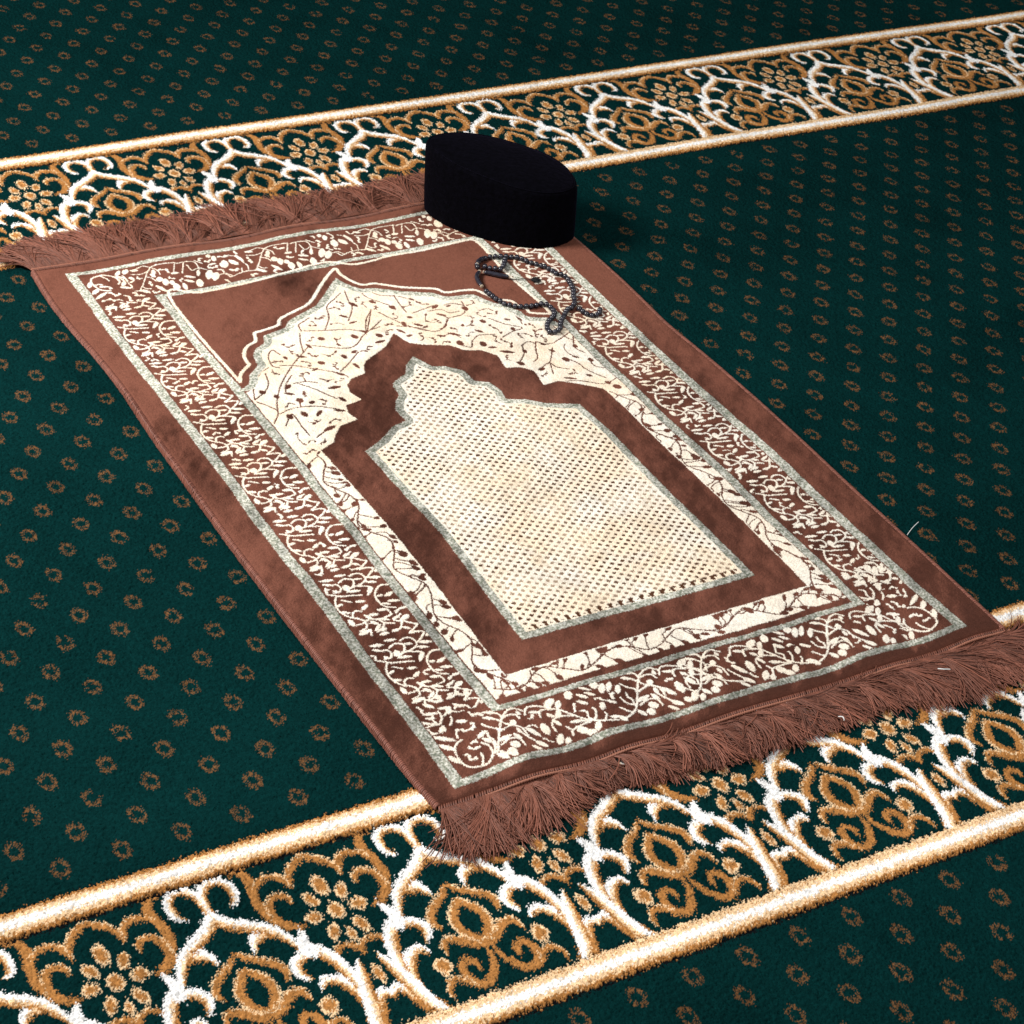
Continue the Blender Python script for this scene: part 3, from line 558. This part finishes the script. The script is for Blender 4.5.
# height: pile, ivory pile a touch prouder, soft rounding at the rims, gentle lie of the cloth
ed = np.minimum(np.minimum(x - xl, xr - x), np.minimum(y - RB, RT - y))
rnd = np.clip(ed / .035, 0, 1); rnd = np.sqrt(1 - (1 - rnd) ** 2)
lie = .0045 * np.exp(-((x - 4.6) / .35) ** 2 - ((y - 1.1) / .5) ** 2) * (ed > .002) + (vnoise(x, y, 1.1, 91) - .5) * .0064 + (vnoise(x, y, .42, 92) - .5) * .0022
ripple = .0026 * np.sin(x * 9.0 + 1.2 * np.sin(x * 3)) * np.exp(-((y - 1.25) / .28) ** 2) + .0016 * np.sin(x * 7.0) * np.exp(-((y - 6.2) / .25) ** 2)
micro = rng.normal(0, .00016, n) + (vnoise(x, y, .010, 93) - .5) * .0004
z = .0030 + .0040 * rnd + lie + ripple + micro + np.where((ids == CREAM) | (ids == GREY), .0004, 0)
bd_ = (u <= 0) | (u >= 1) | (v <= RB) | (v >= RT)
z[bd_] = .0005
def rug_z(px, py):
    l = .0045 * np.exp(-((px - 4.6) / .35) ** 2 - ((py - 1.1) / .5) ** 2) + (vnoise(px, py, 1.1, 91) - .5) * .0064 + (vnoise(px, py, .42, 92) - .5) * .0022
    rp = .0026 * np.sin(px * 9.0 + 1.2 * np.sin(px * 3)) * np.exp(-((py - 1.25) / .28) ** 2) + .0016 * np.sin(px * 7.0) * np.exp(-((py - 6.2) / .25) ** 2)
    return .0070 + l + rp
idx = np.arange(n).reshape(nv, nu)
F = np.stack([idx[:-1, :-1], idx[:-1, 1:], idx[1:, 1:], idx[1:, :-1]], -1).reshape(-1, 4)
rug = empty('prayer_rug', (2.87 * S, 3.7 * S, 0))
tag(rug, 'brown velvet prayer rug with ivory mihrab arch and fringed ends on green carpet', 'prayer rug')
pile = mesh_np('woven_pile', np.column_stack([x * S, y * S, z]), F, col, M_rug, rug)
cr_, sr_ = math.cos(.9), math.sin(.9)
xs_, ys_ = x * cr_ + y * sr_, -x * sr_ + y * cr_
streak = vnoise(xs_ * .30, ys_, .075, 113) * .6 + vnoise(xs_ * .35, ys_, .030, 114) * .4 - .5
streak2 = vnoise(x, y * .25, .05, 117) * .6 + vnoise(x, y * .3, .02, 118) * .4 - .5
patchy = vnoise(x, y, .55, 111) * .6 + vnoise(x, y, .24, 112) * .4 - .5
lean_ = 0.85 * patchy + 1.0 * streak + .5 * streak2 - .42 + .50 * np.clip((y - 2.2) / 2.8, 0, 1)
BRUSH = [(3.55, 5.45, .55, .35, .85), (2.10, 5.35, .35, .40, .35), (2.62, 5.62, .22, .20, -.75), (2.25, 5.15, .16, .2, -.35), (2.9, 6.25, 2.2, .06, .55), (1.25, 5.9, .12, .5, .35),
         (2.30, 4.25, .45, .5, -.65), (3.3, 4.35, .5, .25, -.25), (2.00, 3.0, .12, 1.0, -.15), (3.68, 3.3, .16, .9, -.15), (2.9, 1.18, 2.5, .055, -.55), (3.9, 1.17, .6, .05, -.25), (2.2, 1.92, .3, .12, .35), (3.3, 1.94, .2, .1, -.25),
         (4.47, 5.1, .12, .6, .30), (4.47, 2.3, .14, 1.3, -.25), (1.24, 3.9, .1, .5, -.45), (1.24, 2.9, .1, .3, .25), (1.24, 1.8, .1, .4, -.25)]
for bx_, by_, rx_, ry_, am_ in BRUSH:       # where hands and knees have stroked the velvet one way or the other
    lean_ = lean_ + am_ * np.exp(-((x - bx_ + .05 * streak) / rx_) ** 2 - ((y - by_ + .15 * streak) / ry_) ** 2)
lean_ = np.clip(lean_, -1.1, 1.3) * np.where((ids == CREAM) | (ids == DOT), .22, 1.0)
na = pile.data.attributes.new('Nap', 'FLOAT_VECTOR', 'POINT')
na.data.foreach_set('vector', np.column_stack([-.86 * lean_ + .22 * (vnoise(x, y, .03, 115) - .5), .50 * lean_ + .22 * (vnoise(x, y, .03, 116) - .5), 0 * lean_]).astype(np.float32).reshape(-1))

# whipped side edges: little stitches laid over the rim
BR = np.array([.20, .074, .050])
for fn, sg in ((left, -1), (right, 1)):
    ys = np.arange(RB - .005, RT + .005, .0115)
    N = len(ys); t = np.linspace(0, 1, 6)
    xe = fn(ys)
    an = np.pi * (t * 1.05 - .02)
    P = np.zeros((N, 6, 3))
    ctr = xe - sg * .004
    rad = .0150 + rng.normal(0, .0012, N)
    P[:, :, 0] = (ctr[:, None] + sg * rad[:, None] * np.cos(an * .98)[None] * 1.0) * S
    P[:, :, 1] = (ys[:, None] + (t[None] - .5) * .014 + rng.normal(0, .001, (N, 1))) * S
    zz = rug_z(xe, ys)
    P[:, :, 2] = .0012 + np.sin(an)[None] * (zz[:, None] - .0022) + .0004
    colr = BR * rng.normal(1.12, .14, (N, 1)).clip(.7, 1.5)
    Vv, Ff, Cv = tubes(P, np.full((N, 6), .00125), 5, colr)
    mesh_np('side_binding', Vv, Ff, Cv, M_fringe, rug)

# end hems: a corded row of slanting stitches, then the fringe
def hem(yedge, sgn):
    xs = np.arange(float(left(np.array([yedge]))[0]) + .01, float(right(np.array([yedge]))[0]), .0125)
    N = len(xs); t = np.linspace(0, 1, 6); an = np.pi * t
    P = np.zeros((N, 6, 3))
    yo = yedge + (vnoise(xs, xs * 0, .5, 101) - .5) * .012
    P[:, :, 0] = (xs[:, None] + (t[None] - .5) * .020 + rng.normal(0, .0012, (N, 1))) * S
    P[:, :, 1] = (yo[:, None] + sgn * (.018 - .017 * np.cos(an)[None] * -1)) * S
    zb = rug_z(xs, np.full(N, yedge)) - .0035
    P[:, :, 2] = .0010 + np.sin(an)[None] * (zb[:, None] + .0008)
    colr = np.array([.15, .052, .032]) * rng.normal(1, .16, (N, 1)).clip(.6, 1.5)
    V1_, F1_, C1_ = tubes(P, np.full((N, 6), .00120), 5, colr)
    # running cord on top of the stitches
    nn = 500
    cx = np.linspace(xs[0] - .01, xs[-1] + .03, nn)
    cy = np.interp(cx, xs, yo) + sgn * (.034 + .003 * np.sin(cx * 420))
    cz = np.interp(cx, xs, zb) + .0006 + .0005 * np.cos(cx * 420)
    V2_, F2_, C2_ = tubes(np.column_stack([cx * S, cy * S, cz])[None], np.full((1, nn), .0014), 6, np.array([[.36, .15, .095]]))
    return mesh_np('hem', np.vstack([V1_, V2_]), [F1_, F2_ + len(V1_)], np.vstack([C1_, C2_]), M_fringe, rug)
hem(RB, -1); hem(RT, 1)

def fringe(y0, sgn, N, lenfn, leanfn, zroot, zlayer, seed, x0, x1):
    r = np.random.default_rng(seed)
    xs = r.uniform(x0, x1, N)
    cl = np.round(xs / .042 + r.normal(0, .22, N))           # bunches
    h = lambda k, s: vnoise(k * 7.31, k * 0 + s * 3.17, .61, s)
    L = lenfn(xs) * (.74 + .32 * h(cl, 3) + r.normal(0, .08, N)).clip(.45, 1.3) * np.where(h(cl, 9) < .16, .62, 1.0)
    lean = leanfn(xs) + (h(cl, 4) - .5) * .95 + r.normal(0, .13, N)
    stray = (r.uniform(0, 1, N) < .06) & (xs > 1.3) & (xs < 4.45)
    lean = lean + np.where(stray, r.normal(0, .55, N), 0)
    lean = np.clip(lean, -.8, 1.15)
    M_ = 9; t = np.linspace(0, 1, M_)
    gather = (cl * .042 - xs) * .95
    lay = r.uniform(0, 1, N)
    bend = r.normal(0, .26, N) + (h(cl, 5) - .5) * .9
    P = np.zeros((N, M_, 3))
    s_ = t[None] * L[:, None]
    P[:, :, 0] = xs[:, None] + gather[:, None] * np.sin(t * np.pi * .8)[None] + s_ * np.sin(lean[:, None] + bend[:, None] * t[None]) + r.normal(0, .0022, (N, M_)) * t[None]
    P[:, :, 1] = y0 + sgn * s_ * np.cos(lean[:, None] + bend[:, None] * t[None]) + r.normal(0, .0022, (N, M_)) * t[None]
    hump = (.15 + 1.15 * h(cl, 6))[:, None]
    zt = zroot * (1 - t[None]) ** 1.5 + (.0012 + zlayer * lay[:, None] * hump) * (1 - (1 - t[None]) ** 3) + zlayer * .5 * np.sin(t[None] * np.pi) * hump
    P[:, :, 2] = zt + np.where(stray, r.uniform(0, .006, N), 0)[:, None] * t[None] ** 2
    P[:, :, :2] *= S
    rad = np.full((N, M_), .00066) * (1 - .35 * t[None] ** 3)
    colr = np.array([.160, .0585, .037]) * (r.normal(1, .24, (N, 1)) * (.60 + .72 * h(cl, 7))[:, None]).clip(.4, 1.7)
    worn = 1 + .55 * t[None, :, None] ** 2 * (.4 + .6 * r.uniform(0, 1, (N, 1, 1)))
    Vv, Ff, Cv = tubes(P, rad, 4, colr[:, None, :] * worn)
    return mesh_np('fringe', Vv, Ff, Cv, M_fringe, rug)
fl = np.array([(1.1, .30), (1.35, .37), (1.66, .30), (1.90, .20), (2.05, .20), (2.2, .25), (2.5, .25), (3.0, .28), (3.45, .28), (3.9, .36), (4.3, .40), (4.6, .30)])
ll = np.array([(1.1, -.12), (1.4, -.05), (1.7, .0), (2.0, .05), (2.3, .45), (2.7, .25), (3.0, .35), (3.5, .50), (4.0, .48), (4.6, .72)])
fringe(RB - .032, -1, 6200, lambda x: np.interp(x, fl[:, 0], fl[:, 1]) * 1.05, lambda x: np.interp(x, ll[:, 0], ll[:, 1]), .0035, .0055, 11, 1.195, 4.585)
lt = np.array([(1.1, -.55), (1.25, -.25), (1.5, .05), (2.5, .12), (3.5, .1), (4.6, .1)])
fringe(RT + .032, 1, 6200, lambda x: np.where(x < 1.25, .34, .40), lambda x: np.interp(x, lt[:, 0], lt[:, 1]), .0035, .0060, 12, 1.180, 4.585)

# ------------------------------------------------------------------ the cap
capA = np.array([3.862, 6.270]); capB = np.array([4.590, 5.520])
M_vel = plain_mat('black_velvet', (.0010, .0009, .0020), .9, .03, .035, (.30, .24, .60), 160, .5, .0012)
cc = (capA + capB) / 2
cap = empty('velvet_cap', (cc[0] * S, cc[1] * S, .007))
tag(cap, 'folded black velvet cap lying on the top right corner of the brown rug', 'cap')
ax = (capB - capA); Lc = np.linalg.norm(ax) / 2; ax = ax / np.linalg.norm(ax); nx_ = np.array([ax[1], -ax[0]])
NA = 128
th = np.linspace(0, 2 * np.pi, NA, endpoint=False)
def lens(sc_l, sc_w):
    c, s_ = np.cos(th), np.sin(th)
    lx = np.sign(c) * np.abs(c) ** .90 * Lc * sc_l
    q = np.clip(1 - (np.abs(c)) ** 2.3, 0, 1)
    ly = np.sign(s_) * (q ** .62 * .276) * sc_w * (1 + .16 * lx / Lc * (s_ > 0) + (.24 + .12 * lx / Lc) * (s_ < 0))
    ly = np.sign(s_) * np.sqrt(ly * ly + (.030 * np.abs(s_) ** .5) ** 2 * (np.abs(c) > 0)) * 1.0
    return lx, ly
def cap_h(lx): return .437 - .057 * (lx / Lc)      # far (left) end stands taller
def ring(sl, sw, hf, dz=0.0, shift=0):
    lx, ly = lens(sl, sw)
    Pw = cc[None] + ax[None] * (lx[:, None] - .022 * (1 - hf) * (lx[:, None] > 0) * (lx[:, None] / Lc) ** 2) + nx_[None] * ly[:, None] + np.array([-.030, .020]) * hf
    hz = cap_h(lx) * hf + dz
    sag = .02 * (rug_z(Pw[:, 0], Pw[:, 1]) * 0)
    return np.column_stack([Pw * S, hz * S + .0075 + sag])
def loft(rings, cap_top=False):
    V = np.vstack(rings); k = len(rings)
    i = np.arange(NA); j = (i + 1) % NA
    F = [np.stack([r * NA + i, r * NA + j, (r + 1) * NA + j, (r + 1) * NA + i], -1) for r in range(k - 1)]
    F = np.concatenate(F)
    fs = [F]
    if cap_top:
        c_ = len(V); V = np.vstack([V, rings[-1].mean(0)[None]])
        fs.append(np.stack([(k - 1) * NA + i, (k - 1) * NA + j, np.full(NA, c_)], -1))
    return V, fs
prof = [(.985, .985, 0.0, -.022), (1.0, 1.0, .0, .002), (1.004, 1.015, .10, 0), (1.002, 1.025, .30, 0), (.998, 1.02, .55, 0), (.994, 1.005, .80, 0), (.990, .995, .90, 0), (.982, .980, .955, .0), (.968, .955, .985, 0), (.945, .920, 1.0, 0)]
V, F = loft([ring(*p_) for p_ in prof]); mesh_np('side_band', V, F, None, M_vel, cap)
top_p = [(.947, .924, .99, -.002), (.935, .900, 1.0, .003), (.91, .86, 1.0, .004), (.84, .77, 1.0, .010), (.70, .60, 1.0, .018), (.48, .40, 1.0, .023), (.22, .18, 1.0, .025)]
V, F = loft([ring(*p_) for p_ in top_p], True); mesh_np('crown', V, F, None, M_vel, cap)
rg = ring(.948, .926, 1.0, .000)
rg = np.vstack([rg, rg[:1]])
V, F, _ = tubes(rg[None], np.full((1, NA + 1), .0011), 6); mesh_np('seam_piping', V, F, None, M_vel, cap)

# ------------------------------------------------------------------ prayer beads
M_bead = plain_mat('dark_bead', (.020, .019, .028), .2, .65, 0, (1, 1, 1), 260, .5)
M_metal = plain_mat('brass_spacer', (.45, .36, .26), .35, .6, 0, (1, 1, 1), 200, .2)
M_cord = plain_mat('black_cord', (.012, .012, .013), .8, .2, 0, (1, 1, 1), 400, .2)
def along(pts, step, closed=False):
    P = np.asarray(pts, float)
    if closed: P = np.vstack([P, P[:1]])
    P = smooth_path(P, 10)
    d = np.concatenate([[0], np.cumsum(np.linalg.norm(np.diff(P, axis=0), axis=1))])
    nn = int(d[-1] / step)
    s_ = np.arange(nn) * step + step * .5
    return np.column_stack([np.interp(s_, d, P[:, 0]), np.interp(s_, d, P[:, 1])]), P
beads = empty('prayer_beads', (3.95 * S, 5.05 * S, .008))
tag(beads, 'string of small dark grey prayer beads looped on the rug beside the black cap', 'prayer beads')
def uv_ball(r, seg=12, rings=8, sq=1.0):
    V = [(0, 0, r * sq)]; F3 = []; F4 = []
    for i in range(1, rings):
        a = math.pi * i / rings
        for j in range(seg):
            b = 2 * math.pi * j / seg
            V.append((r * math.sin(a) * math.cos(b), r * math.sin(a) * math.sin(b), r * sq * math.cos(a)))
    V.append((0, 0, -r * sq))
    for j in range(seg):
        F3.append((0, 1 + j, 1 + (j + 1) % seg)); L_ = len(V) - 1; k = 1 + (rings - 2) * seg
        F3.append((L_, k + (j + 1) % seg, k + j))
    for i in range(rings - 2):
        for j in range(seg):
            a = 1 + i * seg + j; b = 1 + i * seg + (j + 1) % seg
            F4.append((a, a + seg, b + seg, b))
    return np.array(V), [np.array(F3), np.array(F4)]
bv, bf = uv_ball(.0037)
proto = mesh_np('bead', bv, bf, None, M_bead, beads, world=False)
first = True
def bead_at(px, py, dz=0.0, sc=1.0):
    global first
    o = proto if first else proto.copy()
    if not first: COL.objects.link(o); o.parent = beads
    first = False
    o.location = (px * S - beads.location[0], py * S - beads.location[1], float(rug_z(np.array([px]), np.array([py]))[0]) + .0028 + dz - beads.location[2])
    o.rotation_euler = (random.uniform(-.3, .3), random.uniform(-.3, .3), random.uniform(0, 6))
    o.scale = (sc * random.uniform(.94, 1.06), sc * random.uniform(.94, 1.06), sc)
lp, path = along(BEAD_LOOP, .0350)
skip = np.asarray(BEAD_BARS[0] + BEAD_BARS[2])
cnt = 0
for px, py in lp:
    bead_at(px, py, random.uniform(0, .0016)); cnt += 1
tl, tpath = along(BEAD_TAIL, .0345)
for px, py in tl[1:]: bead_at(px, py, .0004); cnt += 1
sh, spath = along(BEAD_SHORT, .0340)
for px, py in sh[1:]: bead_at(px, py, .0012 + random.uniform(0, .002), 1.0); cnt += 1
cords = []
for pth in (path, tpath, spath, smooth_path(BEAD_CORD, 10)):
    zz = rug_z(pth[:, 0], pth[:, 1]) + .0026
    cords.append(tubes(np.column_stack([pth * S, zz])[None], np.full((1, len(pth)), .0006), 5))
VV, FF, o_ = [], [], 0
for V, F, _ in cords: VV.append(V); FF.append(F + o_); o_ += len(V)
mesh_np('cord', np.vstack(VV), FF, None, M_cord, beads)
for bar in BEAD_BARS:
    pb = smooth_path(bar, 8)
    pb = pb[:]
    zz = rug_z(pb[:, 0], pb[:, 1]) + .0042
    tt = np.linspace(0, 1, len(pb))
    rr = .0032 * (.55 + .45 * np.sin(np.pi * np.clip(tt * .94 + .03, 0, 1)) ** .35)
    rr[0] = rr[-1] = .0006
    V, F, _ = tubes(np.column_stack([pb * S, zz])[None], rr[None], 12)
    mesh_np('long_bead', V, F, None, M_bead, beads)
    for e, d_ in ((pb[-1], pb[-1] - pb[-2]), (pb[0], pb[0] - pb[1])):
        d_ = d_ / np.linalg.norm(d_)
        c0 = e + d_ * .004
        pp = np.array([c0 - d_ * .004, c0 - d_ * .003, c0, c0 + d_ * .003, c0 + d_ * .004])
        z_ = rug_z(pp[:, 0], pp[:, 1]) + .0040
        V, F, _ = tubes(np.column_stack([pp * S, z_])[None], np.array([[.0004, .0022, .0028, .0022, .0004]]), 10)
        mesh_np('spacer', V, F, None, M_metal, beads)
# little tuft that ends the cord
e = np.array(BEAD_CORD[-1]); N = 60
tt = np.linspace(0, 1, 5)
d0 = np.array(BEAD_CORD[-1]) - np.array(BEAD_CORD[-2]); d0 /= np.linalg.norm(d0)
an0 = math.atan2(d0[1], d0[0]) + rng.normal(0, .45, N)
P = np.zeros((N, 5, 3)); LL = rng.uniform(.03, .07, N)
P[:, :, 0] = (e[0] - d0[0] * .02 + np.cos(an0)[:, None] * LL[:, None] * tt[None]) * S
P[:, :, 1] = (e[1] - d0[1] * .02 + np.sin(an0)[:, None] * LL[:, None] * tt[None]) * S
P[:, :, 2] = float(rug_z(e[:1], e[1:])[0]) + .002 + rng.uniform(0, .004, (N, 1)) * np.sin(tt * 2.2)[None]
V, F, _ = tubes(P, np.full((N, 5), .0004), 4); mesh_np('tassel', V, F, None, M_cord, beads)

# ------------------------------------------------------------------ stray lint
M_lint = plain_mat('white_lint', (.75, .76, .74), .8, .2, 0, (1, 1, 1), 300, .1)
def lint(pts, label, r=.0004, z0=.002):
    pts = np.asarray(pts, float)
    pb = smooth_path(pts, 8)
    o = empty('lint_thread', (pb[0, 0] * S, pb[0, 1] * S, z0))
    zz = z0 + .0012 * np.sin(np.linspace(0, 3, len(pb)))
    V, F, _ = tubes(np.column_stack([pb * S, zz])[None], np.full((1, len(pb)), r), 5)
    bpy.data.objects.remove(o)
    m_ = mesh_np('lint_thread', V - np.array([pb[0, 0] * S, pb[0, 1] * S, z0]), F, None, M_lint)
    m_.location = (pb[0, 0] * S, pb[0, 1] * S, z0)
    tag(m_, label, 'lint', 'stray bits of white lint')
lint([(3.98, .985), (4.0, .965), (4.035, .955)], 'short bright white lint strand caught in the front fringe near its right end', .0007, .012)
lint([(3.29, .900), (3.305, .885), (3.30, .865)], 'tiny white lint speck caught at the tips of the front fringe', .0007, .008)
lint(LINT[0], 'fine white thread lying on the green carpet beside the rug edge')

# ------------------------------------------------------------------ light
def area(name, loc, target, size, power, col=(1, 1, 1), size_y=None):
    L = bpy.data.lights.new(name, 'AREA'); L.energy = power; L.size = size; L.color = col
    if size_y: L.shape = 'RECTANGLE'; L.size_y = size_y
    o = bpy.data.objects.new(name, L); COL.objects.link(o); o.location = loc
    from mathutils import Vector
    o.rotation_euler = (Vector(target) - Vector(loc)).to_track_quat('-Z', 'Y').to_euler()
    return o
CX, CY = 2.9 * S, 3.6 * S
area('key_softbox', (CX - 1.75, CY + .95, 1.65), (CX, CY, 0), .75, 95, (1, .975, .94))
area('fill_softbox', (CX + .3, CY - 1.6, 2.6), (CX, CY, 0), 1.6, 42, (.99, .99, 1))
w = bpy.data.worlds.new('World'); scene.world = w; w.use_nodes = True
w.node_tree.nodes['Background'].inputs['Color'].default_value = (.96, .98, 1, 1)
w.node_tree.nodes['Background'].inputs['Strength'].default_value = .22

# ------------------------------------------------------------------ camera
from mathutils import Matrix
yaw, pit, roll = .59429525, .6092345, .12612479
cy_, sy_, cp, sp_, cr_, sr_ = math.cos(yaw), math.sin(yaw), math.cos(pit), math.sin(pit), math.cos(roll), math.sin(roll)
fwd = np.array([sy_ * cp, cy_ * cp, -sp_]); rt = np.array([cy_, -sy_, 0.0]); up = np.cross(rt, fwd)
r2 = rt * cr_ + up * sr_; u2 = -rt * sr_ + up * cr_
cam = bpy.data.cameras.new('camera'); co = bpy.data.objects.new('camera', cam); COL.objects.link(co)
cam.lens = 78.698; cam.sensor_width = 36; cam.clip_start = .05; cam.clip_end = 50
mat = Matrix(((r2[0], u2[0], -fwd[0], -2.88140505 * S), (r2[1], u2[1], -fwd[1], -5.18891177 * S), (r2[2], u2[2], -fwd[2], 6.93353223 * S), (0, 0, 0, 1)))
co.matrix_world = mat
scene.camera = co
scene.view_settings.view_transform = 'Standard'
scene.view_settings.look = 'None'
scene.view_settings.exposure = 0
scene.view_settings.gamma = 1
